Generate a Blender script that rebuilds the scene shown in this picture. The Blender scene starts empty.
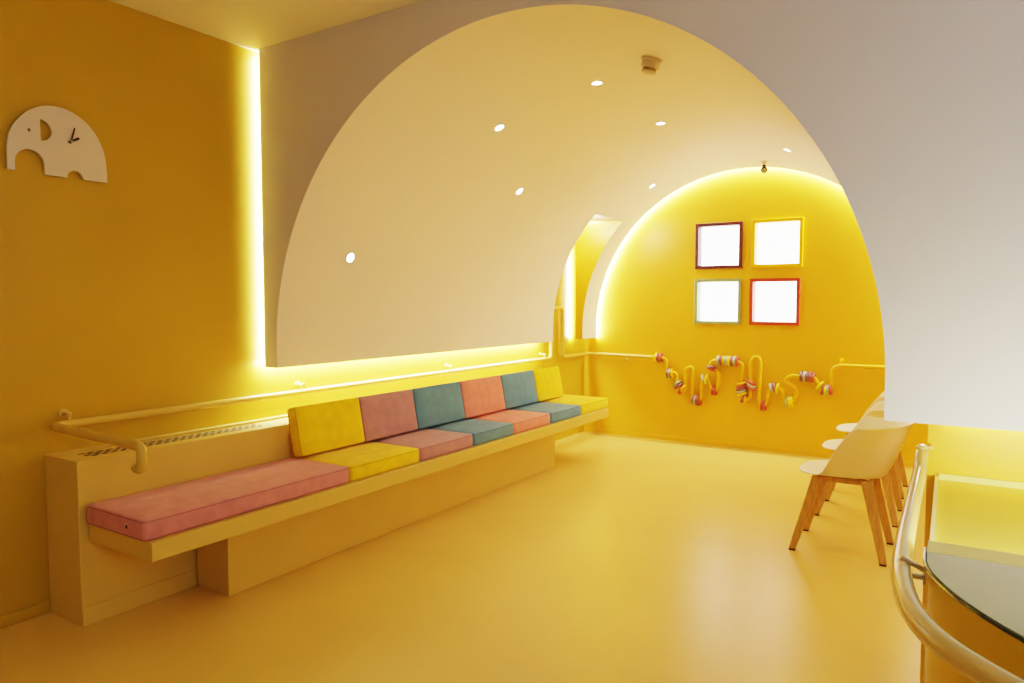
import bpy, bmesh, math, random
from mathutils import Vector, Matrix

random.seed(7)
PI = math.pi
SC = bpy.context.scene
COL = SC.collection

# ------------------------------------------------------------------ colour / materials
def lin(c):
    out = []
    for v in c:
        v = v / 255.0
        out.append(v / 12.92 if v <= 0.04045 else ((v + 0.055) / 1.055) ** 2.4)
    return tuple(out) + (1.0,)

def mat(name, rgb, rough=0.5, var=0.06, scale=6.0, bump=0.0, bump_scale=60.0, metal=0.0, coat=0.0,
        sheen=0.0, spec=0.5, stretch=None):
    m = bpy.data.materials.new(name); m.use_nodes = True
    nt = m.node_tree; n = nt.nodes; L = nt.links
    b = n['Principled BSDF']
    c = rgb if len(rgb) == 4 else tuple(rgb) + (1.0,)
    tc = n.new('ShaderNodeTexCoord'); mp = n.new('ShaderNodeMapping')
    L.new(tc.outputs['Object'], mp.inputs['Vector'])
    if stretch: mp.inputs['Scale'].default_value = stretch
    nz = n.new('ShaderNodeTexNoise'); nz.inputs['Scale'].default_value = scale; nz.inputs['Detail'].default_value = 4
    L.new(mp.outputs['Vector'], nz.inputs['Vector'])
    rp = n.new('ShaderNodeValToRGB')
    rp.color_ramp.elements[0].position = 0.3; rp.color_ramp.elements[1].position = 0.7
    rp.color_ramp.elements[0].color = tuple(max(0, v * (1 - var)) for v in c[:3]) + (1,)
    rp.color_ramp.elements[1].color = tuple(min(1, v * (1 + var)) for v in c[:3]) + (1,)
    L.new(nz.outputs['Fac'], rp.inputs['Fac']); L.new(rp.outputs['Color'], b.inputs['Base Color'])
    b.inputs['Roughness'].default_value = rough
    b.inputs['Metallic'].default_value = metal
    b.inputs['Specular IOR Level'].default_value = spec
    b.inputs['Coat Weight'].default_value = coat
    b.inputs['Sheen Weight'].default_value = sheen
    if bump:
        nb = n.new('ShaderNodeTexNoise'); nb.inputs['Scale'].default_value = bump_scale; nb.inputs['Detail'].default_value = 3
        L.new(mp.outputs['Vector'], nb.inputs['Vector'])
        bp = n.new('ShaderNodeBump'); bp.inputs['Strength'].default_value = bump; bp.inputs['Distance'].default_value = 0.01
        L.new(nb.outputs['Fac'], bp.inputs['Height']); L.new(bp.outputs['Normal'], b.inputs['Normal'])
    return m

def emis(name, rgb, strength):
    m = bpy.data.materials.new(name); m.use_nodes = True
    b = m.node_tree.nodes['Principled BSDF']
    b.inputs['Base Color'].default_value = (0.9, 0.9, 0.88, 1)
    b.inputs['Roughness'].default_value = 0.2
    b.inputs['Emission Color'].default_value = tuple(rgb) + (1,)
    b.inputs['Emission Strength'].default_value = strength
    return m

M = {}
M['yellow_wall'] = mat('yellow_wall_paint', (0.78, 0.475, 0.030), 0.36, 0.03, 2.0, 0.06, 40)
M['left_wall'] = mat('dimmed_yellow_wall_paint', (0.56, 0.375, 0.032), 0.34, 0.04, 2.0, 0.06, 40)  # the wall yellow, with the dimness of the left side put into its colour
M['cream'] = mat('cream_vault_paint', (0.84, 0.78, 0.68), 0.55, 0.015, 2.0, 0.04, 60)
M['ceiling'] = mat('cream_ceiling_paint', (0.90, 0.86, 0.76), 0.6, 0.015, 2.0)
M['rear'] = mat('pale_rear_wall_paint', (0.75, 0.72, 0.66), 0.6, 0.02, 2.0)
M['floor'] = mat('yellow_resin_floor', (0.74, 0.535, 0.155), 0.30, 0.05, 1.6, 0.05, 5, spec=0.5)
M['bench'] = mat('yellow_lacquer', (0.70, 0.53, 0.15), 0.42, 0.025, 3.0)
M['rail'] = mat('yellow_pipe_paint', (0.68, 0.49, 0.12), 0.25, 0.02, 5.0)
M['rail_back'] = mat('golden_pipe_paint', (0.82, 0.50, 0.02), 0.25, 0.02, 5.0)
M['rail_desk'] = mat('tan_pipe_paint', (0.60, 0.46, 0.20), 0.22, 0.02, 5.0, coat=0.1)
M['slot'] = mat('dark_slot', (0.09, 0.055, 0.015), 0.8, 0.1)
M['desk'] = mat('ochre_desk_lacquer', (0.62, 0.41, 0.03), 0.35, 0.03, 3.0)
M['desk_side'] = mat('pale_yellow_desk_lacquer', (0.90, 0.80, 0.48), 0.35, 0.03, 3.0)
M['worktop'] = mat('yellow_worktop', (0.74, 0.58, 0.10), 0.4, 0.03, 3.0)
M['counter_strip'] = mat('pale_counter_lacquer', (0.74, 0.66, 0.20), 0.4, 0.03, 3.0)
M['steel'] = mat('brushed_steel', (0.55, 0.52, 0.45), 0.3, 0.05, 20, metal=0.9)
M['dark_edge'] = mat('dark_glass_edge', (0.03, 0.045, 0.035), 0.15, 0.1)
M['white_plastic'] = mat('white_plastic', (0.76, 0.70, 0.62), 0.05, 0.01, 3.0, coat=0.3)
M['offwhite'] = mat('offwhite_plastic', (0.62, 0.55, 0.42), 0.4, 0.02, 8.0)
M['dark'] = mat('dark_plastic', (0.03, 0.022, 0.015), 0.3, 0.1)
M['shell'] = mat('cream_chair_plastic', (0.90, 0.86, 0.76), 0.35, 0.01, 3.0)
M['wood'] = mat('oak_wood', (0.53, 0.33, 0.12), 0.45, 0.18, 9.0, 0.1, 40, stretch=(9, 9, 1.0))
M['ring_trim'] = mat('white_lamp_trim', (0.8, 0.76, 0.7), 0.35, 0.01)

def velvet(name, rgb):
    return mat(name, rgb, 0.85, 0.10, 14.0, 0.35, 220, sheen=0.25, spec=0.2)
CUSH = {
    'pink': velvet('pink_velvet', lin((212, 146, 154))[:3]),
    'yellow': velvet('yellow_velvet', lin((250, 214, 20))[:3]),
    'mauve': velvet('mauve_velvet', lin((184, 140, 152))[:3]),
    'teal': velvet('grey_teal_velvet', lin((98, 146, 172))[:3]),
    'coral': velvet('coral_velvet', lin((232, 148, 136))[:3]),
}
PIPE = {k: mat(k + '_piping', tuple(v * 0.62 for v in c[:3]), 0.8, 0.05, 14.0) for k, c in {
    'pink': lin((212, 146, 154)), 'yellow': lin((250, 214, 20)), 'mauve': lin((184, 140, 152)), 'teal': lin((98, 146, 172)), 'coral': lin((232, 148, 136))}.items()}
RING = {
    'red': mat('red_ring_paint', lin((186, 80, 72))[:3], 0.35, 0.03),
    'mauve': mat('mauve_ring_paint', lin((146, 92, 98))[:3], 0.35, 0.03),
    'gray': mat('grey_green_ring_paint', lin((168, 182, 160))[:3], 0.35, 0.03),
    'yellow': mat('yellow_ring_paint', lin((246, 214, 20))[:3], 0.35, 0.03),
    'orange': mat('orange_ring_paint', lin((246, 180, 20))[:3], 0.35, 0.03),
}

# glass laid on the counter: tinted, glossy, greenish grey
gm = mat('grey_green_counter_glass', (0.40, 0.40, 0.20), 0.06, 0.01, 2.0, coat=0.15)
M['glass_top'] = gm

# ------------------------------------------------------------------ mesh helpers
def obj(name, bm, m, parent=None, bev=0.0, segs=2, smooth=True, angle=32):
    me = bpy.data.meshes.new(name)
    bmesh.ops.recalc_face_normals(bm, faces=bm.faces)
    bm.to_mesh(me); bm.free()
    o = bpy.data.objects.new(name, me); COL.objects.link(o)
    me.materials.append(m)
    if smooth:
        for p in me.polygons: p.use_smooth = True
        me.set_sharp_from_angle(angle=math.radians(angle))
    if parent: o.parent = parent
    if bev:
        b = o.modifiers.new('bevel', 'BEVEL'); b.width = bev; b.segments = segs; b.limit_method = 'ANGLE'
        b.angle_limit = math.radians(40); b.harden_normals = False
    return o

def bx(bm, x0, x1, y0, y1, z0, z1):
    v = [bm.verts.new((x, y, z)) for x in (x0, x1) for y in (y0, y1) for z in (z0, z1)]
    for f in ((0, 1, 3, 2), (4, 6, 7, 5), (0, 4, 5, 1), (2, 3, 7, 6), (0, 2, 6, 4), (1, 5, 7, 3)):
        bm.faces.new([v[i] for i in f])

def box(x0, x1, y0, y1, z0, z1):
    bm = bmesh.new(); bx(bm, x0, x1, y0, y1, z0, z1); return bm

def frame_from(t):
    t = t.normalized()
    a = Vector((0, 0, 1)) if abs(t.z) < 0.9 else Vector((1, 0, 0))
    u = t.cross(a).normalized(); return u, t.cross(u).normalized()

def add_tube(bm, pts, r, n=14, cap=True):
    pts = [Vector(p) for p in pts]
    rings = []; u = None
    for i, p in enumerate(pts):
        if i == 0: t = pts[1] - p
        elif i == len(pts) - 1: t = p - pts[i - 1]
        else: t = (pts[i + 1] - p).normalized() + (p - pts[i - 1]).normalized()
        t.normalize()
        if u is None: u, w = frame_from(t)
        else:
            u = (u - t * u.dot(t)).normalized(); w = t.cross(u)
        rings.append([bm.verts.new(p + (u * math.cos(2 * PI * k / n) + w * math.sin(2 * PI * k / n)) * r) for k in range(n)])
    for a, b in zip(rings, rings[1:]):
        for k in range(n):
            bm.faces.new((a[k], a[(k + 1) % n], b[(k + 1) % n], b[k]))
    if cap:
        bm.faces.new(rings[0][::-1]); bm.faces.new(rings[-1])

def tube(pts, r, n=14):
    bm = bmesh.new(); add_tube(bm, pts, r, n); return bm

def fillet(pts, r, n=6):
    """round the corners of a polyline"""
    P = [Vector(p) for p in pts]; out = [P[0]]
    for i in range(1, len(P) - 1):
        a = P[i - 1] - P[i]; b = P[i + 1] - P[i]
        d = min(r, a.length * 0.49, b.length * 0.49)
        s = P[i] + a.normalized() * d; e = P[i] + b.normalized() * d
        for k in range(n + 1):
            t = k / n
            out.append(s * (1 - t) ** 2 + P[i] * 2 * t * (1 - t) + e * t * t)
    out.append(P[-1]); return out

def catmull(pts, n=6):
    P = [Vector(p) for p in pts]; P = [P[0] * 2 - P[1]] + P + [P[-1] * 2 - P[-2]]
    out = []
    for i in range(1, len(P) - 2):
        for k in range(n):
            t = k / n
            p0, p1, p2, p3 = P[i - 1:i + 3]
            out.append(0.5 * ((2 * p1) + (p2 - p0) * t + (2 * p0 - 5 * p1 + 4 * p2 - p3) * t * t + (3 * p1 - p0 - 3 * p2 + p3) * t ** 3))
    out.append(P[-2]); return out

def add_lathe(bm, prof, c, axis, n=24):
    """prof: (radius, distance along axis)"""
    c = Vector(c); t = Vector(axis).normalized(); u, w = frame_from(t)
    rings = []
    for r, h in prof:
        if r < 1e-6: rings.append([bm.verts.new(c + t * h)])
        else: rings.append([bm.verts.new(c + t * h + (u * math.cos(2 * PI * k / n) + w * math.sin(2 * PI * k / n)) * r) for k in range(n)])
    for a, b in zip(rings, rings[1:]):
        for k in range(n):
            if len(a) == 1 and len(b) == 1: continue
            if len(a) == 1: bm.faces.new((a[0], b[(k + 1) % n], b[k]))
            elif len(b) == 1: bm.faces.new((a[k], a[(k + 1) % n], b[0]))
            else: bm.faces.new((a[k], a[(k + 1) % n], b[(k + 1) % n], b[k]))

def lathe(prof, c, axis, n=24):
    bm = bmesh.new(); add_lathe(bm, prof, c, axis, n); return bm

def add_prism(bm, poly, axis, a0, a1):
    def P(p, a):
        return {'x': (a, p[0], p[1]), 'y': (p[0], a, p[1]), 'z': (p[0], p[1], a)}[axis]
    A = [bm.verts.new(P(p, a0)) for p in poly]; B = [bm.verts.new(P(p, a1)) for p in poly]
    n = len(poly)
    for i in range(n): bm.faces.new((A[i], A[(i + 1) % n], B[(i + 1) % n], B[i]))
    fs = [bm.faces.new(A[::-1]), bm.faces.new(B)]
    for f in fs: f.normal_update()
    bmesh.ops.triangulate(bm, faces=fs, ngon_method='EAR_CLIP')

def prism(poly, axis, a0, a1):
    bm = bmesh.new(); add_prism(bm, poly, axis, a0, a1); return bm

def tag(o, label=None, cat=None, group=None, kind=None):
    if label: o['label'] = label
    if cat: o['category'] = cat
    if group: o['group'] = group
    if kind: o['kind'] = kind
    return o

def thing(name, label, cat, loc=(0, 0, 0), rotz=0.0, group=None):
    o = bpy.data.objects.new(name, None); COL.objects.link(o)
    o.location = loc; o.rotation_euler = (0, 0, rotz); o.empty_display_size = 0.05
    return tag(o, label, cat, group)

def copy_tree(o, parent=None):
    c = o.copy(); COL.objects.link(c)
    if parent: c.parent = parent
    for ch in list(o.children): copy_tree(ch, c)
    return c

def struct(name, bm, m, parent=None, label=None, **kw):
    o = obj(name, bm, m, parent, **kw)
    if parent is None: tag(o, label, None, None, 'structure')
    return o

# ------------------------------------------------------------------ dimensions (metres)
YB = 6.948            # back wall
YF = 2.72             # face of the arch wall
ZC = 2.857            # ceiling
CX, CZ, R = 1.718, 1.145, 1.557     # vault circle
YE = 6.865             # end of the vault
ZL = 1.035            # lower edge of the vault

# ------------------------------------------------------------------ room shell
struct('floor', box(-0.1, 6.1, -3.1, 7.15, -0.1, 0.0), M['floor'], label='glossy yellow resin floor', smooth=False)
struct('wall_left', box(-0.12, 0.0, -3.0, YB, 0.0, ZC), M['left_wall'], label='long yellow wall on the left', smooth=False)
struct('ceiling', box(-0.12, 6.1, -3.1, 7.1, ZC, ZC + 0.1), M['ceiling'], label='cream flat ceiling in front of the arch', smooth=False)
struct('wall_right', box(3.400, 3.424, 2.88, YB, 0.0, ZC), M['yellow_wall'], label='yellow side wall behind the row of chairs', smooth=False)
struct('wall_reception', box(3.424, 6.0, 2.88, 2.98, 0.0, ZC), M['yellow_wall'], label='yellow wall behind the reception desk', smooth=False)
struct('wall_rear', box(-0.12, 6.1, -3.1, -3.0, 0.0, ZC), M['rear'], label='pale wall behind the viewer', smooth=False)
struct('wall_far_right', box(6.0, 6.1, -3.0, 3.22, 0.0, ZC), M['rear'], label='pale wall right of the reception desk', smooth=False)

# back wall with four square openings
WIN = [  # name, x0, x1, z0, z1, frame rgb, label
    ('window_1', 1.218, 1.672, 1.736, 2.178, (100, 48, 62), 'square window with maroon frame, upper left of the four'),
    ('window_2', 1.760, 2.216, 1.736, 2.184, (244, 196, 10), 'square window with yellow frame, upper right of the four'),
    ('window_3', 1.216, 1.671, 1.196, 1.638, (150, 168, 128), 'square window with sage green frame, lower left of the four'),
    ('window_4', 1.750, 2.200, 1.197, 1.634, (192, 78, 60), 'square window with coral red frame, lower right of the four'),
]
FW = 0.030
def wall_with_holes(x0, x1, z0, z1, y0, y1, holes):
    bm = bmesh.new()
    xs = sorted({x0, x1} | {h[0] for h in holes} | {h[1] for h in holes})
    zs = sorted({z0, z1} | {h[2] for h in holes} | {h[3] for h in holes})
    for i in range(len(xs) - 1):
        for j in range(len(zs) - 1):
            cx, cz = (xs[i] + xs[i + 1]) / 2, (zs[j] + zs[j + 1]) / 2
            if any(h[0] < cx < h[1] and h[2] < cz < h[3] for h in holes): continue
            bx(bm, xs[i], xs[i + 1], y0, y1, zs[j], zs[j + 1])
    bmesh.ops.remove_doubles(bm, verts=bm.verts, dist=1e-5)
    seen = {}
    for f in list(bm.faces):
        k = tuple(sorted(v.index for v in f.verts)) if False else tuple(round(c, 4) for c in f.calc_center_median())
        seen.setdefault(k, []).append(f)
    bmesh.ops.delete(bm, geom=[f for fs in seen.values() if len(fs) > 1 for f in fs], context='FACES_ONLY')
    return bm
holes = [(w[1] + 0.01, w[2] - 0.01, w[3] + 0.01, w[4] - 0.01) for w in WIN]
struct('wall_back', wall_with_holes(-0.12, 3.5, 0, ZC, YB, YB + 0.16, holes), M['yellow_wall'], label='yellow end wall with four small windows', smooth=False)

for nm, x0, x1, z0, z1, rgb, lab in WIN:
    fm = mat(nm + '_frame_paint', lin(rgb)[:3], 0.4, 0.03, 6)
    bm = bmesh.new()
    yf = YB - 0.028
    # face frame, mitred box section, plus the lining going back through the wall
    for a in ((x0, x1, z1 - FW, z1), (x0, x1, z0, z0 + FW), (x0, x0 + FW, z0 + FW, z1 - FW), (x1 - FW, x1, z0 + FW, z1 - FW)):
        bx(bm, a[0], a[1], yf, YB - 0.0005, a[2], a[3])
    fr = struct(nm, bm, fm, label=lab, bev=0.003)
    bm = bmesh.new()
    a, b, c, d = x0 + 0.012, x1 - 0.012, z0 + 0.012, z1 - 0.012
    t = FW - 0.012
    for q in ((a, b, d - t, d), (a, b, c, c + t), (a, a + t, c + t, d - t), (b - t, b, c + t, d - t)):
        bx(bm, q[0], q[1], YB + 0.0005, YB + 0.12, q[2], q[3])
    obj('reveal', bm, fm, fr, smooth=False)
    obj('pane', box(x0 + FW, x1 - FW, YB + 0.085, YB + 0.095, z0 + FW, z1 - FW), emis(nm + '_bright_glass', (1.0, 0.985, 0.95), 7.0), fr, smooth=False)

# vault / arch wall
def arc(a0, a1, n):
    return [(CX + R * math.cos(math.radians(a0 + (a1 - a0) * k / n)), CZ + R * math.sin(math.radians(a0 + (a1 - a0) * k / n))) for k in range(n + 1)]
XL, XR = 0.055, 3.345
ZR = 1.014
full_arc = arc(180, 0, 120)
def profile(xr, XL=XL):
    return [(XL, ZL), (CX - R, ZL)] + full_arc + [(CX + R, ZR), (xr, ZR), (xr, ZC - 0.001), (XL, ZC - 0.001)]
ZN = 2.236
an = 180 - math.degrees(math.asin((ZN - CZ) / R))
notched = [(XL, ZN)] + arc(an, 0, 100) + [(CX + R, ZR), (XR, ZR), (XR, ZC - 0.001), (XL, ZC - 0.001)]
YN0, YN1 = 5.935, 6.545
bm = bmesh.new()
add_prism(bm, profile(5.999), 'y', YF, YF + 0.12)
add_prism(bm, profile(XR), 'y', YF + 0.12, YN0)
add_prism(bm, notched, 'y', YN0, YN1)
add_prism(bm, profile(XR, 0.095), 'y', YN1, YE)
# the vault narrows a little towards its far end
def vc(y):
    t = max(0.0, (y - YF) / (YE - YF)); return CX - 0.008 * t, CZ - 0.015 * t, R * (1 - 0.0155 * t)
for v in bm.verts:
    cx_, cz_, r_ = vc(v.co.y)
    dx_, dz_ = v.co.x - CX, v.co.z - CZ
    if v.co.z > CZ - 0.002 and abs(math.hypot(dx_, dz_) - R) < 0.002:
        v.co.x = cx_ + dx_ * r_ / R; v.co.z = cz_ + dz_ * r_ / R
    elif v.co.z < CZ and abs(abs(dx_) - R) < 0.002:
        v.co.x = cx_ + dx_ * r_ / R
aw = struct('wall_arch', bm, M['cream'], label='cream arch wall with its long barrel vault over the waiting area', angle=20)

aw.data.materials.append(M['yellow_wall'])
aw.data.materials.append(mat('daylit_cream_face_paint', (0.66, 0.66, 0.71), 0.55, 0.015, 2.0, 0.04, 60))  # same cream as the vault, cool daylight on the front put into its colour
for p in aw.data.polygons:      # rib face inside the notch takes the yellow wall material
    c, nn = p.center, p.normal
    if abs(c.y - YN1) < 0.002 and nn.y < -0.9 and c.x < 0.75: p.material_index = 1
    if abs(c.y - YF) < 0.002 and nn.y < -0.9: p.material_index = 2

# skirting
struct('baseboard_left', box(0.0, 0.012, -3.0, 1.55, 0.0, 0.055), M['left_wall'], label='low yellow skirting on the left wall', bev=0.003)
struct('baseboard_back', box(0.0, 3.40, YB - 0.010, YB - 0.0, 0.0, 0.045), M['yellow_wall'], label='low yellow skirting under the end wall', bev=0.003)

# ------------------------------------------------------------------ radiator cover and bench
rc = thing('radiator_cover', 'long ochre box cover with slotted top along the left wall behind the bench', 'radiator cover', (0.145, 3.74, 0))
def part(name, bm, m, parent, bev=0.0, **kw):
    """shape written in world metres, stored relative to its thing"""
    o = parent
    off = Vector((0, 0, 0))
    while o is not None:
        off += Vector(o.location) if True else off
        o = o.parent
    bmesh.ops.translate(bm, verts=bm.verts, vec=-off)
    return obj(name, bm, m, parent, bev, **kw)
bm = box(0.002, 0.29, 1.55, 5.30, 0.0, 0.728); bx(bm, 0.002, 0.29, 5.30, 5.86, 0.372, 0.728)
part('casing', bm, M['bench'], rc, 0.004)
part('plinth', box(0.2901, 0.298, 1.552, 2.093, 0.0, 0.085), M['bench'], rc, 0.003)
bm = bmesh.new()
y = 1.63; i = 0
while y < 2.56:
    for j in range(4):
        if (i + j) % 2 == 0:
            x = 0.128 + j * 0.026
            bx(bm, x, x + 0.017, y, y + 0.030, 0.7275, 0.7288)
    y += 0.021; i += 1
part('grille', bm, M['slot'], rc, smooth=False)

bn = thing('wall_bench', 'long ochre wooden bench cantilevered from the radiator cover on a low plinth', 'bench', (0.53, 3.75, 0))
part('seat_board', box(0.292, 0.778, 1.588, 5.89, 0.372, 0.450), M['bench'], bn, 0.003)
part('base', box(0.2985, 0.550, 2.095, 5.31, 0.0, 0.3715), M['bench'], bn, 0.003)

def cushion(name, label, L, W, T, color, loc, group, rot=(0, 0, 0), bulge=0.012, button=False):
    """L along y, W along x, T thickness; origin at the base centre"""
    bm = bmesh.new()
    def outline(d, n=5):
        r_ = max(0.020 - d, 0.004); hx, hy = W / 2 - d, L / 2 - d
        o_ = []
        for cx_, cy_, a0 in ((hx - r_, hy - r_, 0), (-hx + r_, hy - r_, 90), (-hx + r_, -hy + r_, 180), (hx - r_, -hy + r_, 270)):
            for k in range(n + 1):
                a = math.radians(a0 + 90 * k / n)
                o_.append((cx_ + r_ * math.cos(a), cy_ + r_ * math.sin(a)))
        return o_
    e_ = 0.009
    lv = [(e_, 0.0), (e_ * 0.3, e_ * 0.3), (0.0, e_), (-0.002, T / 2), (0.0, T - e_), (e_ * 0.3, T - e_ * 0.3), (e_, T)]
    m_ = min(L, W) / 2
    lv += [(m_ * q, T + bulge * math.sin(q * PI / 2)) for q in (0.2, 0.35, 0.5, 0.65, 0.8)]
    rg = [[bm.verts.new((p[0], p[1], z)) for p in outline(d)] for d, z in lv]
    for a_, b_ in zip(rg, rg[1:]):
        for k in range(len(a_)):
            bm.faces.new((a_[k], a_[(k + 1) % len(a_)], b_[(k + 1) % len(a_)], b_[k]))
    bm.faces.new(rg[0][::-1]); bm.faces.new(rg[-1])
    o = obj(name, bm, CUSH[color], None, angle=60)
    o.location = loc; o.rotation_euler = rot
    tag(o, label, 'cushion', group)
    # seams: two piped edges around the pad
    hw, hl, rr = W / 2 - 0.0015, L / 2 - 0.0015, 0.019
    per = []
    for cx_, cy_, a0 in ((hw - rr, hl - rr, 0), (-hw + rr, hl - rr, 90), (-hw + rr, -hl + rr, 180), (hw - rr, -hl + rr, 270)):
        for k in range(5):
            a = math.radians(a0 + 90 * k / 4)
            per.append((cx_ + rr * math.cos(a), cy_ + rr * math.sin(a)))
    for z in (0.008, T - 0.008):
        bm = bmesh.new(); add_tube(bm, [(p[0], p[1], z) for p in per + per[:1]], 0.0028, 6, cap=False)
        obj('piping', bm, PIPE[color], o)
    return o

ZS = 0.4505
gs = 'seat cushions in a row on the bench'
gb = 'back cushions in a row against the wall'
cu = cushion('seat_cushion', 'long pink velvet seat pad at the near end of the bench', 1.132, 0.452, 0.088, 'pink', (0.523, 2.141, ZS), gs, bulge=0.008)
bm = lathe([(0.0, 0.003), (0.007, 0.003), (0.008, 0.0), (0.0, -0.002)], (0.10, -0.566, 0.045), (0, -1, 0), 12)
obj('zip_pull', bm, M['dark'], cu)
seats = [('yellow', 2.712, 3.287, 'square yellow velvet seat pad beside the long pink pad'),
         ('mauve', 3.287, 3.838, 'square mauve velvet seat pad between yellow and grey teal pads'),
         ('teal', 3.838, 4.342, 'square grey teal velvet seat pad between mauve and coral pads'),
         ('coral', 4.342, 4.884, 'square coral velvet seat pad between the two grey teal pads'),
         ('teal', 4.884, 5.412, 'square grey teal velvet seat pad between coral and far yellow pads'),
         ('yellow', 5.412, 5.955, 'square yellow velvet seat pad at the far end of the bench')]
for c, a, b, lab in seats:
    cushion('seat_cushion', lab, b - a - 0.006, 0.452, 0.086, c, (0.523, (a + b) / 2, ZS), gs)
backs = [('yellow', 2.668, 3.162, 'upright yellow velvet back cushion nearest to the viewer'),
         ('mauve', 3.168, 3.663, 'upright mauve velvet back cushion behind the mauve seat pad'),
         ('teal', 3.669, 4.197, 'upright grey teal velvet back cushion between mauve and coral back cushions'),
         ('coral', 4.203, 4.738, 'upright coral velvet back cushion between two grey teal ones'),
         ('teal', 4.744, 5.248, 'upright grey teal velvet back cushion between coral and far yellow ones'),
         ('yellow', 5.254, 5.700, 'upright yellow velvet back cushion at the far end')]
tilt = math.radians(11)
for c, a, b, lab in backs:
    # pad turned up on edge: its thickness faces the room, its base edge rests on the seat pad
    Wd, T = 0.275, 0.078
    o = cushion('back_cushion', lab, b - a, Wd, T, c, (0, 0, 0), gb, bulge=0.010)
    o.rotation_euler = (0, PI / 2 - tilt, 0)
    # local x -> down, local z -> +x room side
    rot = Matrix.Rotation(PI / 2 - tilt, 3, 'Y')
    zmin = min((rot @ Vector((sx * Wd / 2, 0, t)))[2] for sx in (-1, 1) for t in (0, T))
    xmin = min((rot @ Vector((sx * Wd / 2, 0, t)))[0] for sx in (-1, 1) for t in (0, T))
    o.location = (0.293 - xmin, (a + b) / 2, 0.546 - zmin)

# ------------------------------------------------------------------ handrails
RR = 0.0195
hr = thing('handrail', 'pale yellow pipe handrail with hooked end running along the left wall to the corner', 'handrail', (0.055, 3.5, 0.86))
XO = 0.058
path = [(0.752, 1.547, 0.768), (0.770, 1.547, 0.758), (0.790, 1.546, 0.766), (0.800, 1.546, 0.79), (0.800, 1.545, 0.852), (XO, 1.562, 0.86), (XO, 6.10, 0.86), (XO, 6.10, 1.352),
        (XO, 6.335, 1.352), (XO, 6.335, 0.86), (XO, YB - 0.055, 0.856), (0.80, YB - 0.055, 0.850)]
pth = fillet(path, 0.055, 7)
part('rail_pipe', tube(pth, RR, 16), M['rail'], hr)
def bracket(parent, p, wall_dir, up=0.055, m=None, r=RR):
    """round wall plate with a bent stem holding the pipe at p"""
    p = Vector(p); d = Vector(wall_dir).normalized()
    dist = 0.0545
    bm = bmesh.new()
    w = p + d * dist + Vector((0, 0, up))
    add_lathe(bm, [(0, 0), (0.021, 0), (0.021, -0.006), (0.014, -0.010), (0, -0.010)], w, d, 18)
    add_tube(bm, fillet([w - d * 0.006, w - d * dist * 0.98, p + Vector((0, 0, r * 0.7))], 0.018, 5), 0.008, 10)
    add_lathe(bm, [(0, 0.012), (0.010, 0.008), (0.012, 0), (0.010, -0.008), (0, -0.012)], w - d * dist * 0.98, (0, 0, 1), 12)
    part('bracket', bm, m or M['rail'], parent)
for yy in (1.635, 3.00, 4.50, 5.98):
    bracket(hr, (XO, yy, 0.86), (-1, 0, 0), 0.045)
bracket(hr, (0.50, YB - 0.055, 0.852), (0, 1, 0), -0.045)

# bead maze on the end wall (pipe bent into loops, rings threaded on it)
YM = YB - 0.055
mz = [(0.803, 0.860), (0.845, 0.861), (0.905, 0.855), (0.938, 0.824), (0.936, 0.730), (0.965, 0.700), (1.012, 0.714), (1.050, 0.691), (1.058, 0.600), (1.090, 0.545),
      (1.140, 0.545), (1.140, 0.600), (1.141, 0.735), (1.179, 0.776), (1.217, 0.740), (1.212, 0.500), (1.240, 0.450), (1.285, 0.455), (1.303, 0.510), (1.303, 0.620),
      (1.332, 0.672), (1.372, 0.655), (1.394, 0.600), (1.428, 0.560), (1.466, 0.600), (1.476, 0.710), (1.440, 0.760), (1.398, 0.790), (1.398, 0.838), (1.460, 0.858),
      (1.560, 0.856), (1.655, 0.852), (1.695, 0.822), (1.694, 0.740), (1.690, 0.640), (1.700, 0.540), (1.735, 0.495), (1.772, 0.520), (1.780, 0.600), (1.778, 0.840), (1.822, 0.905),
      (1.867, 0.845), (1.860, 0.520), (1.899, 0.447), (1.938, 0.505), (1.950, 0.590), (2.004, 0.628), (2.066, 0.600), (2.092, 0.520), (2.139, 0.500),
      (2.185, 0.545), (2.190, 0.630), (2.125, 0.676), (2.105, 0.712), (2.150, 0.746), (2.220, 0.744), (2.329, 0.742), (2.378, 0.695), (2.420, 0.636), (2.470, 0.636),
      (2.495, 0.690), (2.496, 0.810), (2.540, 0.856), (2.60, 0.860)]
def shift(x, z): return x + 0.012 * max(0.0, 2.5 - x) / 1.7 * (x > 0.81), z - 0.010
mz = [shift(*p) for p in mz]
bmz = thing('bead_maze', 'looping yellow pipe bead maze with coloured rings on the end wall', 'bead maze', (1.70, YM, 0.5))
part('maze_pipe', tube(catmull([(p[0], YM, p[1]) for p in mz], 6), 0.0165, 12), M['rail_back'], bmz)
bracket(bmz, (0.82, YM, 0.850), (0, 1, 0), -0.045, M['rail_back'], 0.0165)
bracket(bmz, (2.56, YM, 0.849), (0, 1, 0), 0.045, M['rail_back'], 0.0165)
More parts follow.
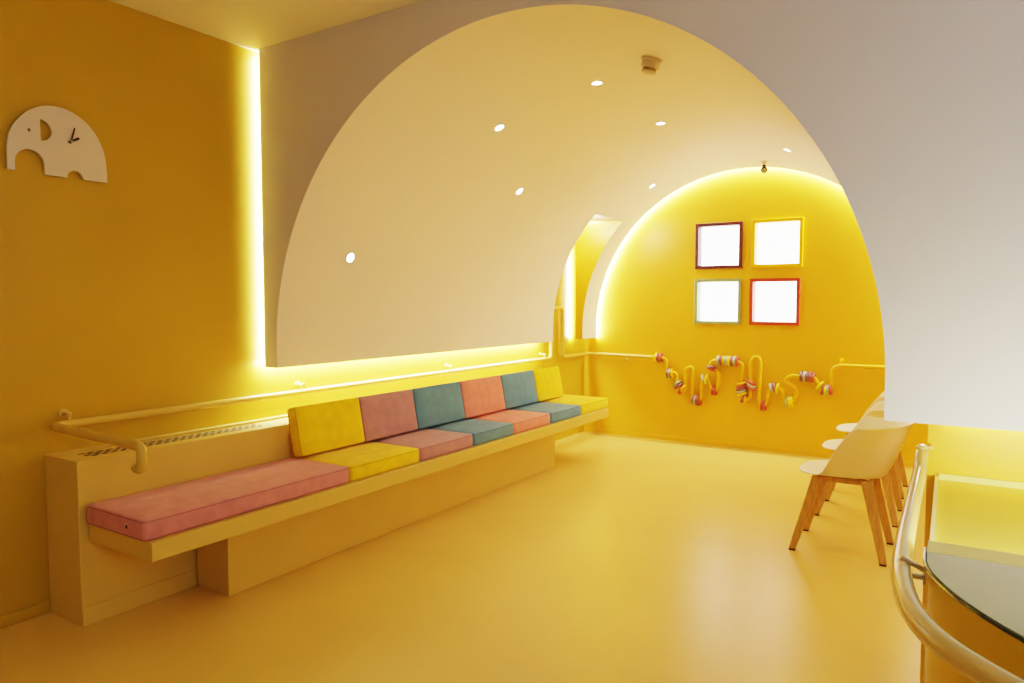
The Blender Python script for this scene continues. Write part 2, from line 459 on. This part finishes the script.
rings = [  # x, z, axis angle in degrees (0 = ring axis along x, 90 = along z), colour
    (0.832, 0.858, 0, 'yellow'), (0.852, 0.858, 0, 'mauve'), (0.877, 0.858, -6, 'red'),
    (0.958, 0.702, 0, 'mauve'), (0.975, 0.702, 0, 'gray'), (1.004, 0.706, 10, 'orange'),
    (1.052, 0.606, -50, 'gray'), (1.068, 0.580, -55, 'mauve'), (1.092, 0.540, -25, 'red'), (1.118, 0.562, -40, 'orange'),
    (1.222, 0.456, -15, 'mauve'), (1.243, 0.450, -10, 'gray'), (1.265, 0.448, 5, 'mauve'), (1.286, 0.455, 15, 'red'),
    (1.328, 0.664, 25, 'gray'), (1.354, 0.666, -10, 'yellow'),
    (1.402, 0.790, 85, 'mauve'), (1.405, 0.770, 70, 'red'), (1.420, 0.562, -10, 'red'), (1.438, 0.562, 8, 'red'),
    (1.468, 0.856, 0, 'gray'), (1.494, 0.856, 0, 'mauve'), (1.520, 0.856, 0, 'orange'), (1.547, 0.856, 0, 'gray'),
    (1.573, 0.856, 0, 'yellow'), (1.599, 0.856, 0, 'mauve'), (1.625, 0.856, 0, 'gray'), (1.651, 0.854, -4, 'red'),
    (1.692, 0.645, 108, 'orange'), (1.691, 0.620, 108, 'red'), (1.692, 0.594, 108, 'mauve'), (1.695, 0.569, 110, 'gray'), (1.702, 0.545, 112, 'yellow'),
    (1.716, 0.506, -30, 'mauve'), (1.736, 0.498, 5, 'orange'),
    (1.779, 0.664, 55, 'red'), (1.780, 0.637, 55, 'gray'), (1.781, 0.610, 58, 'red'),
    (1.891, 0.450, -8, 'red'), (1.909, 0.450, 8, 'red'),
    (1.974, 0.618, 25, 'gray'), (1.998, 0.626, 5, 'mauve'), (2.026, 0.622, -10, 'yellow'),
    (2.116, 0.504, -14, 'gray'), (2.138, 0.500, 0, 'yellow'), (2.158, 0.506, 8, 'yellow'),
    (2.232, 0.744, 0, 'mauve'), (2.262, 0.744, 0, 'gray'), (2.288, 0.744, 0, 'mauve'), (2.312, 0.744, -3, 'mauve'), (2.336, 0.738, -15, 'red'),
    (2.394, 0.672, -40, 'yellow'), (2.424, 0.636, -20, 'mauve'), (2.443, 0.630, 0, 'yellow'), (2.464, 0.632, 4, 'gray'), (2.485, 0.640, 10, 'red')]
for x, z, a, c in rings:
    x, z = shift(x, z)
    ax = (math.cos(math.radians(a)), 0, math.sin(math.radians(a)))
    h = 0.0108
    bm = lathe([(0.019, -h), (0.044, -h), (0.049, -h * 0.6), (0.051, 0), (0.049, h * 0.6), (0.044, h), (0.019, h), (0.019, -h)], (x, YM, z), ax, 20)
    o = part('ring', bm, RING[c], bmz)
    o['label'] = {'red': 'coral red ring', 'mauve': 'mauve ring', 'gray': 'grey green ring', 'yellow': 'yellow ring', 'orange': 'orange yellow ring'}[c]
hr2 = thing('handrail', 'short yellow pipe handrail on the end wall right of the bead maze', 'handrail', (2.9, YM, 0.86))
part('rail_pipe', tube([(2.601, YM, 0.850), (3.399, YM, 0.850)], 0.0175, 14), M['rail_back'], hr2)
bracket(hr2, (3.25, YM, 0.850), (0, 1, 0), 0.045, M['rail_back'], 0.0175)

# ------------------------------------------------------------------ elephant clock
ck = thing('wall_clock', 'white elephant shaped clock with dark hands on the left wall', 'clock', (0.0, 1.65, 1.98))
out = []
def bez(pts, n=8): return [(p.y, p.z) for p in catmull([(0, a, b) for a, b in pts], n)]
out += [(1.441, 1.986), (1.441, 2.06)]
out += bez([(1.441, 2.085), (1.452, 2.145), (1.481, 2.200), (1.533, 2.255), (1.605, 2.290), (1.690, 2.290), (1.768, 2.252), (1.822, 2.190), (1.850, 2.120), (1.858, 2.070)], 4)
out += [(1.860, 2.02), (1.860, 1.984), (1.752, 1.984)]
out += [(1.716 + 0.036 * math.cos(math.radians(a)), 1.984 + 0.036 * math.sin(math.radians(a))) for a in range(15, 180, 15)]
out += [(1.680, 1.984), (1.588, 1.984)]
out += [(1.5285 + 0.0595 * math.cos(math.radians(a)), 2.025 + 0.060 * math.sin(math.radians(a))) for a in range(0, 181, 15)]
out += [(1.469, 1.986)]
# body with an eye hole and a D shaped ear hole: cut with a boolean-free triangulated fill
bm = bmesh.new()
def loop(pts, x):
    vs = [bm.verts.new((x, p[0], p[1])) for p in pts]
    return vs, [bm.edges.new((vs[i], vs[(i + 1) % len(vs)])) for i in range(len(vs))]
eye = [(1.529 + 0.007 * math.cos(2 * PI * k / 12), 2.168 + 0.007 * math.sin(2 * PI * k / 12)) for k in range(12)]
ear = [(1.575 + 0.047 * math.cos(math.radians(a)), 2.178 + 0.047 * math.sin(math.radians(a))) for a in range(-90, 91, 12)]
loops = []
es = []
for pts in (out, eye, ear):
    v, e = loop(pts, 0.022); loops.append(v); es += e
r = bmesh.ops.triangle_fill(bm, use_beauty=True, use_dissolve=False, edges=es, normal=(1, 0, 0))
front = [g for g in r['geom'] if isinstance(g, bmesh.types.BMFace)]
ex = bmesh.ops.extrude_face_region(bm, geom=front)
for g in ex['geom']:
    if isinstance(g, bmesh.types.BMVert): g.co.x = 0.008
part('body', bm, M['white_plastic'], ck, smooth=False)
def hand(y0, z0, y1, z1, w, x):
    d = Vector((0, y1 - y0, z1 - z0)); L = d.length; d.normalize(); s = Vector((0, -d.z, d.y))
    o0 = Vector((x, y0, z0)); pts = [o0 - d * 0.012 + s * w * .6, o0 + d * L * .9 + s * w, o0 + d * L, o0 + d * L * .9 - s * w, o0 - d * 0.012 - s * w * .6]
    return prism([(p.y, p.z) for p in pts], 'x', x, x + 0.002)
part('minute_hand', hand(1.700, 2.150, 1.718, 2.216, 0.0035, 0.028), M['dark'], ck, smooth=False)
part('hour_hand', hand(1.700, 2.150, 1.738, 2.171, 0.0055, 0.025), M['dark'], ck, smooth=False)
part('hub', lathe([(0.0, -0.009), (0.006, -0.009), (0.006, 0.002), (0.004, 0.004), (0, 0.004)], (0.030, 1.700, 2.150), (1, 0, 0), 16), M['steel'], ck)
part('movement', box(0.0005, 0.0078, 1.672, 1.728, 2.122, 2.178), M['dark'], ck, smooth=False)

# ------------------------------------------------------------------ ceiling fittings on the vault
def on_vault(ang, y, d=0.0):
    a = math.radians(ang)
    cx_, cz_, r_ = vc(y)
    return Vector((cx_ + (r_ - d) * math.cos(a), y, cz_ + (r_ - d) * math.sin(a))), Vector((-math.cos(a), 0, -math.sin(a)))
glow = emis('lamp_lens_glow', (1.0, 0.93, 0.78), 30.0)
lamps = [(159.36, 3.206, 'lowest round downlight, low on the near left curve of the vault'),
         (117.98, 3.787, 'round downlight high on the left curve, nearest to the arch edge'),
         (92.57, 3.826, 'round downlight near the crown of the vault left of the smoke detector'),
         (134.20, 4.587, 'round downlight below and behind the near left one on the curve'),
         (93.07, 4.882, 'round downlight on the crown beyond the smoke detector'),
         (117.77, 6.335, 'small round downlight close to the glowing end arch, left side'),
         (66.04, 5.616, 'round downlight on the right curve above the security camera')]
proto = None
def make_downlight():
    t = thing('downlight', '', 'ceiling light', (0, 0, 0), group='downlights in the vault')
    obj('trim_ring', lathe([(0.028, 0.0), (0.038, 0.0005), (0.038, 0.004), (0.035, 0.006), (0.028, 0.004), (0.028, 0.0)], (0, 0, 0), (0, 0, 1), 28), M['ring_trim'], t)
    obj('lens', lathe([(0.0, 0.0035), (0.028, 0.0035), (0.028, 0.0005), (0.0, 0.0005)], (0, 0, 0), (0, 0, 1), 24), glow, t)
    return t
for i, (ang, y, lab) in enumerate(lamps):
    p, nrm = on_vault(ang, y, 0.001)
    if proto is None: proto = make_downlight(); t = proto
    else: t = copy_tree(proto)
    t.location = p; t.rotation_euler = nrm.to_track_quat('Z', 'Y').to_euler()
    t['label'] = lab
    ld = bpy.data.lights.new('downlight_beam', 'SPOT'); ld.energy = 14; ld.color = (1.0, 0.94, 0.84)
    ld.spot_size = math.radians(110); ld.spot_blend = 0.8; ld.shadow_soft_size = 0.035
    lo = bpy.data.objects.new('downlight_beam', ld); COL.objects.link(lo)
    lo.location = p + nrm * 0.02; lo.rotation_euler = nrm.to_track_quat('-Z', 'Y').to_euler()

p, nrm = on_vault(74.8, 3.474, 0.0005)
sd = thing('smoke_detector', 'round cream smoke detector on the vault near the arch edge', 'smoke detector', p)
sd.rotation_euler = nrm.to_track_quat('Z', 'Y').to_euler()
obj('base', lathe([(0, 0), (0.054, 0), (0.055, 0.010), (0.050, 0.014), (0, 0.014)], (0, 0, 0), (0, 0, 1), 32), M['offwhite'], sd)
obj('chamber', lathe([(0.047, 0.0142), (0.047, 0.040), (0.043, 0.046), (0, 0.046), ], (0, 0, 0), (0, 0, 1), 32), M['offwhite'], sd)
obj('vent_band', lathe([(0.034, 0.0462), (0.034, 0.060), (0, 0.060)], (0, 0, 0), (0, 0, 1), 32), mat('brown_vent', (0.30, 0.22, 0.11), 0.6, 0.05), sd)
obj('cap', lathe([(0, 0.0602), (0.038, 0.0602), (0.037, 0.068), (0.028, 0.074), (0, 0.076)], (0, 0, 0), (0, 0, 1), 32), M['offwhite'], sd)

p, nrm = on_vault(80.9, 6.54, 0.0005)
cc = thing('security_camera', 'tiny dark security camera under the vault above the windows', 'security camera', p)
cc.scale = (0.95, 0.95, 0.9)
obj('mount', lathe([(0, 0.0), (0.030, 0.0), (0.030, -0.008), (0.012, -0.012), (0.012, -0.035), (0, -0.035)], (0, 0, 0), (0, 0, 1), 24), M['offwhite'], cc)
obj('neck', lathe([(0, -0.0352), (0.017, -0.0352), (0.015, -0.05), (0, -0.05)], (0, 0, 0), (0, 0, 1), 20), M['dark'], cc)
obj('eyeball', lathe([(0, 0.032)] + [(0.032 * math.sin(PI * k / 14), 0.032 * math.cos(PI * k / 14)) for k in range(1, 14)] + [(0, -0.032)], (0, 0, -0.080), (0, 0, 1), 24), M['dark'], cc)
obj('lens_ring', lathe([(0.008, 0.031), (0.016, 0.029), (0.016, 0.034), (0.008, 0.035), (0.008, 0.031)], (0, 0, -0.080), (0.2, -1, -0.35), 20), M['offwhite'], cc)

# ------------------------------------------------------------------ chairs
def sstep(a, b, x):
    t = max(0.0, min(1.0, (x - a) / (b - a))); return t * t * (3 - 2 * t)

def chair_shell():
    """bucket seat: flat lip in front (-x), wrap-around back towards +x"""
    bm = bmesh.new(); NT, NS = 72, 26
    def P(th, s):
        # th 0 = front, 180 = back
        a = abs(th if th <= 180 else 360 - th)
        t = math.radians(th)
        wing = sstep(70, 104, a)
        hgt = 0.276 * wing + 0.030 * sstep(112, 180, a)
        c, sn = math.cos(t), math.sin(t)
        e = 0.80
        xx = -(abs(c) ** e) * math.copysign(1, c); yy = (abs(sn) ** e) * math.copysign(1, sn)
        ax = 0.235 if c > 0 else 0.262
        q = max(0.0, (s - 0.60) / 0.40)
        rad = (min(s, 0.60) / 0.60) * 0.80 + 0.20 * math.sin(q * PI / 2)
        flare = wing * q ** 1.4
        x = xx * (ax * rad + (0.085 * sstep(100, 180, a)) * flare)
        y = yy * (0.222 * rad + 0.012 * flare)
        rise = (1 - math.cos(min(1.0, q * 1.25) * PI / 2)) * 0.45 + 0.55 * q
        z = 0.452 + 0.012 * (s * 0.9) ** 2 + hgt * rise * (q > 0)
        z -= (1 - wing) * 0.018 * sstep(0.8, 1.0, s) * sstep(95, 0, a)
        z -= 0.010 * (1 - s) * (1 - wing * 0.5)
        return Vector((x, y, z))
    ctr = bm.verts.new(P(0, 0.0))
    prev = None
    for j in range(1, NS + 1):
        s = j / NS
        ring = [bm.verts.new(P(360.0 * k / NT, s)) for k in range(NT)]
        for k in range(NT):
            if prev is None: bm.faces.new((ctr, ring[k], ring[(k + 1) % NT]))
            else: bm.faces.new((prev[k], ring[k], ring[(k + 1) % NT], prev[(k + 1) % NT]))
        prev = ring
    return bm

def leg_mesh(top, foot, w0, d0, w1, d1):
    bm = bmesh.new()
    top = Vector(top); foot = Vector(foot)
    A = [bm.verts.new(top + Vector((sx * w0 / 2, sy * d0 / 2, 0))) for sx, sy in ((-1, -1), (1, -1), (1, 1), (-1, 1))]
    B = [bm.verts.new(foot + Vector((sx * w1 / 2, sy * d1 / 2, 0))) for sx, sy in ((-1, -1), (1, -1), (1, 1), (-1, 1))]
    for k in range(4): bm.faces.new((A[k], A[(k + 1) % 4], B[(k + 1) % 4], B[k]))
    bm.faces.new(A); bm.faces.new(B[::-1]); return bm

def make_chair():
    t = thing('shell_chair', '', 'chair')
    sh = obj('seat_shell', chair_shell(), M['shell'], t, angle=80)
    so = sh.modifiers.new('thickness', 'SOLIDIFY'); so.thickness = 0.009; so.offset = -1
    ss = sh.modifiers.new('soft', 'SUBSURF'); ss.levels = 1; ss.render_levels = 1
    bm = bmesh.new()
    for sy in (-1, 1):
        bx(bm, -0.14, 0.16, sy * 0.125 - 0.018, sy * 0.125 + 0.018, 0.404, 0.432)
    for x in (-0.09, 0.10): bx(bm, x - 0.02, x + 0.02, -0.107, 0.107, 0.404, 0.432)
    obj('under_frame', bm, M['wood'], t, 0.004)
    for sx, sy in ((-1, -1), (-1, 1), (1, -1), (1, 1)):
        tx, fx = (-0.112, -0.232) if sx < 0 else (0.135, 0.232)
        top = (tx, sy * 0.140, 0.436 if sx > 0 else 0.432); foot = (fx, sy * 0.203, 0.008)
        lg = obj('leg', leg_mesh(top, foot, 0.062, 0.040, 0.036, 0.030), M['wood'], t, 0.005)
        obj('foot_pad', box(fx - 0.017, fx + 0.017, sy * 0.203 - 0.014, sy * 0.203 + 0.014, 0.0, 0.0085), M['dark'], lg, smooth=False)
    return t
ch = make_chair()
spots = [(2.928, 4.45, 'cream plastic bucket chair with wooden legs, nearest of the row'),
         (2.925, 5.235, 'cream plastic bucket chair with wooden legs, middle of the row'),
         (2.905, 5.985, 'cream plastic bucket chair with wooden legs, farthest of the row')]
for i, (x, y, lab) in enumerate(spots):
    c = ch if i == 0 else copy_tree(ch)
    c.location = (x, y, 0); c['label'] = lab; c['group'] = 'row of cream shell chairs'

# ------------------------------------------------------------------ reception desk
dk = thing('reception_desk', 'curved ochre reception desk with a grey glass counter at the lower right', 'desk', (4.0, 2.0, 0))
edge = [(3.447, 1.80), (3.447, 1.73), (3.449, 1.66), (3.456, 1.610), (3.470, 1.565), (3.489, 1.518), (3.512, 1.472), (3.550, 1.412), (3.592, 1.358),
        (3.66, 1.285), (3.75, 1.212), (3.90, 1.130), (4.10, 1.07), (4.40, 1.03), (4.90, 1.02)]
edge = [(p.x, p.y) for p in catmull([(a, b, 0) for a, b in edge], 4)]
def inset(pts, d):
    out = []
    for i, p in enumerate(pts):
        a = Vector(pts[max(0, i - 1)]); b = Vector(pts[min(len(pts) - 1, i + 1)])
        t = (b - a).normalized(); n = Vector((-t.y, t.x))
        out.append((p[0] + n.x * d, p[1] + n.y * d))
    return out
ZT = 0.893
body_o = inset(edge, 0.006); body_i = inset(edge, 0.040)
part('front_panel', prism(body_o + body_i[::-1], 'z', 0.0, ZT - 0.0295), M['desk'], dk)
part('counter_top', prism(inset(edge, 0.001) + [(4.90, 1.80)], 'z', ZT - 0.029, ZT - 0.0085), M['desk'], dk)
part('rear_strip', prism([(3.4485, 1.7165), (4.90, 1.7165), (4.90, 1.80), (3.4485, 1.80)], 'z', ZT - 0.0083, ZT), M['counter_strip'], dk, smooth=False)
gl = [p for p in inset(edge, 0.003) if p[1] < 1.715]
gl = [(3.4500, 1.715)] + gl + [(4.897, 1.715)]
gt = part('glass_sheet', prism(gl, 'z', ZT - 0.008, ZT), M['glass_top'], dk, smooth=False)
ge = [p for p in inset(edge, -0.0012) if p[1] < 1.76]
part('glass_edge', tube([(a, b, ZT - 0.004) for a, b in ge], 0.0036, 8), M['dark_edge'], gt)
part('side_panel', prism([(3.447, 1.801), (3.457, 1.801), (3.436, 2.878), (3.426, 2.878)], 'z', 0.0, 0.812), M['desk_side'], dk)
wt = [(3.4366, 2.878), (3.4576, 1.802), (3.50, 1.70), (3.60, 1.50), (3.80, 1.30), (4.2, 1.15), (4.90, 1.12), (4.90, 2.878)]
part('work_surface', prism(wt, 'z', 0.775, 0.800), M['worktop'], dk, smooth=False)
part('far_glow_strip', box(3.4375, 4.90, 2.864, 2.878, 0.8005, 0.822), M['counter_strip'], dk, smooth=False)  # pale bar stands in for the glow along the worktop's far edge

part('end_panel', box(4.90, 4.925, 1.02, 2.878, 0.0, 0.800), M['desk_side'], dk, 0.002)
# rail round the desk
hr3 = thing('handrail', 'glossy tan pipe handrail curving around the reception desk', 'handrail', (3.42, 2.0, 0.86))
rp = [(3.386, 2.855, 0.892), (3.386, 2.81, 0.890), (3.386, 2.77, 0.880), (3.387, 2.72, 0.864), (3.388, 2.66, 0.860), (3.391, 2.40, 0.86), (3.396, 2.0, 0.86), (3.400, 1.80, 0.86), (3.407, 1.65, 0.86), (3.419, 1.55, 0.86), (3.437, 1.460, 0.86),
      (3.464, 1.382, 0.86), (3.500, 1.318, 0.86), (3.540, 1.270, 0.86), (3.595, 1.217, 0.86), (3.69, 1.143, 0.86), (3.85, 1.053, 0.86), (4.08, 0.99, 0.86), (4.40, 0.945, 0.86), (4.85, 0.935, 0.86)]
part('rail_pipe', tube(catmull(rp, 6), 0.0205, 18), M['rail_desk'], hr3)
def desk_bracket(y, x, zz):
    bm = bmesh.new()
    add_tube(bm, fillet([(x, y, zz - 0.018), (x, y, zz - 0.045), (3.4465, y, zz - 0.045)], 0.012, 4), 0.0065, 10)
    add_lathe(bm, [(0, 0), (0.016, 0), (0.016, 0.005), (0, 0.006)], (3.4465, y, zz - 0.045), (-1, 0, 0), 16)
    part('bracket', bm, M['steel'], hr3)
desk_bracket(1.78, 3.401, 0.86)
bm = bmesh.new()
add_tube(bm, fillet([(3.406, 1.672, 0.873), (3.408, 1.672, 0.886), (3.452, 1.672, 0.864)], 0.008, 4), 0.0055, 10)
add_lathe(bm, [(0, 0), (0.010, 0), (0.010, 0.006), (0, 0.008)], (3.406, 1.672, 0.873), (0, 0, 1), 14)
part('bracket', bm, M['steel'], hr3)
bm = bmesh.new()
add_lathe(bm, [(0, -0.002), (0.016, -0.002), (0.018, 0.006), (0.010, 0.014), (0, 0.015)], (3.386, 2.83, 0.910), (0, 0, 1), 16)
add_tube(bm, fillet([(3.386, 2.83, 0.914), (3.412, 2.83, 0.914), (3.412, 2.8795, 0.914)], 0.012, 4), 0.007, 10)
part('bracket', bm, M['rail_desk'], hr3)

# ------------------------------------------------------------------ lights
WARM = (1.0, 0.97, 0.86)
def area(name, loc, direction, sx, sy, power, color=WARM, up='Y', spread=180):
    d = bpy.data.lights.new(name, 'AREA'); d.shape = 'RECTANGLE'; d.size = sx; d.size_y = sy
    d.energy = power; d.color = color; d.spread = math.radians(spread)
    o = bpy.data.objects.new(name, d); COL.objects.link(o)
    o.location = loc
    return o
def aim(o, direction, long_axis=None):
    """-Z along direction, local X along long_axis"""
    z = -Vector(direction).normalized()
    x = Vector(long_axis).normalized(); x = (x - z * x.dot(z)).normalized(); y = z.cross(x)
    o.rotation_euler = Matrix((x, y, z)).transposed().to_euler()
    return o
# strip under the lower edge of the vault, between vault and left wall
aim(area('cove_left', (0.026, (YF + YN0) / 2, 1.075), None, YN0 - YF - 0.02, 0.03, 110), (-0.35, 0, -1), (0, 1, 0))
# vertical strip behind the left edge of the arch wall
aim(area('cove_edge', (0.046, YF + 0.055, 1.95), None, 1.78, 0.02, 44), (-1, 0.2, 0), (0, 0, 1))
# vertical strip in the notch, behind the far rib
aim(area('cove_rib', (0.035, YN1 + 0.075, 1.62), None, 1.16, 0.02, 26), (-1, 0.1, 0), (0, 0, 1))
aim(area('notch_light', (0.33, YN1 - 0.035, ZN - 0.015), None, 0.50, 0.02, 3), (0, 0.7, -1), (1, 0, 0))
aim(area('notch_light', (0.30, YN0 + 0.05, ZN - 0.07), None, 0.46, 0.02, 9), (0, 1, 0.35), (1, 0, 0))  # added lamp hidden by the near notch edge, whitens the underside and rib top
# strip along the right side wall
aim(area('cove_right', (3.368, 5.0, 1.06), None, 3.6, 0.03, 10), (0.35, 0, -1), (0, 1, 0))
# lit gap between the end of the vault and the end wall
NA = 22
for k in range(NA):
    a = 180 * (k + 0.5) / NA
    ar = math.radians(a)
    cx_, cz_, r_ = vc(YE)
    c = Vector((cx_ + (r_ + 0.035) * math.cos(ar), YB - 0.020, cz_ + (r_ + 0.035) * math.sin(ar)))
    n = Vector((-math.cos(ar), 0.7, -math.sin(ar)))
    aim(area('cove_end', c, None, R * math.radians(180 / NA) * 1.02, 0.02, 4.6), n, (-math.sin(ar), 0, math.cos(ar)))
for sx, dx in ((-1, 1), (1, -1)):
    aim(area('cove_end', (cx_ + sx * (r_ + 0.035), YB - 0.020, 1.09), None, 0.11, 0.02, 2.0), (dx, 0.7, 0), (0, 0, 1))
# reception: under the arch wall and under the counter
aim(area('cove_reception', (4.6, 2.858, 1.022), None, 2.3, 0.015, 2.4, (1.0, 0.95, 0.7)), (0, 0.6, -1), (1, 0, 0))
aim(area('cove_counter', (4.15, 1.79, ZT - 0.040), None, 1.35, 0.02, 24, (1.0, 0.95, 0.7)), (0, 1, -0.25), (1, 0, 0))
# daylight from windows behind the viewer on the right
aim(area('daylight', (5.5, 0.5, 1.95), None, 1.5, 1.4, 34, (0.58, 0.73, 1.0)), (-0.45, 1.0, 0.0), (1, 0.45, 0))
aim(area('front_bounce_fill', (2.2, -1.0, 2.82), None, 1.6, 1.2, 13, (1.0, 0.95, 0.86)), (0, 0, -1), (1, 0, 0))  # added unseen fill, throws yellow floor bounce onto arch face and left wall

w = bpy.data.worlds.new('world'); SC.world = w; w.use_nodes = True
w.node_tree.nodes['Background'].inputs['Color'].default_value = (1.0, 0.92, 0.8, 1)
w.node_tree.nodes['Background'].inputs['Strength'].default_value = 0.012

# ------------------------------------------------------------------ camera
cd = bpy.data.cameras.new('camera'); cam = bpy.data.objects.new('camera', cd); COL.objects.link(cam)
cd.sensor_width = 36.0; cd.lens = 713.6 * 36.0 / 1024.0
cam.location = (3.509, 0.0, 1.42)
cam.rotation_euler = (PI / 2 - 0.056334, 0, 0.56944)
cd.clip_start = 0.05
SC.camera = cam
SC.view_settings.view_transform = 'Filmic'
SC.view_settings.look = 'High Contrast'
SC.view_settings.exposure = -0.15
SC.cycles.max_bounces = 12
SC.cycles.diffuse_bounces = 8
SC.cycles.sample_clamp_indirect = 8.0
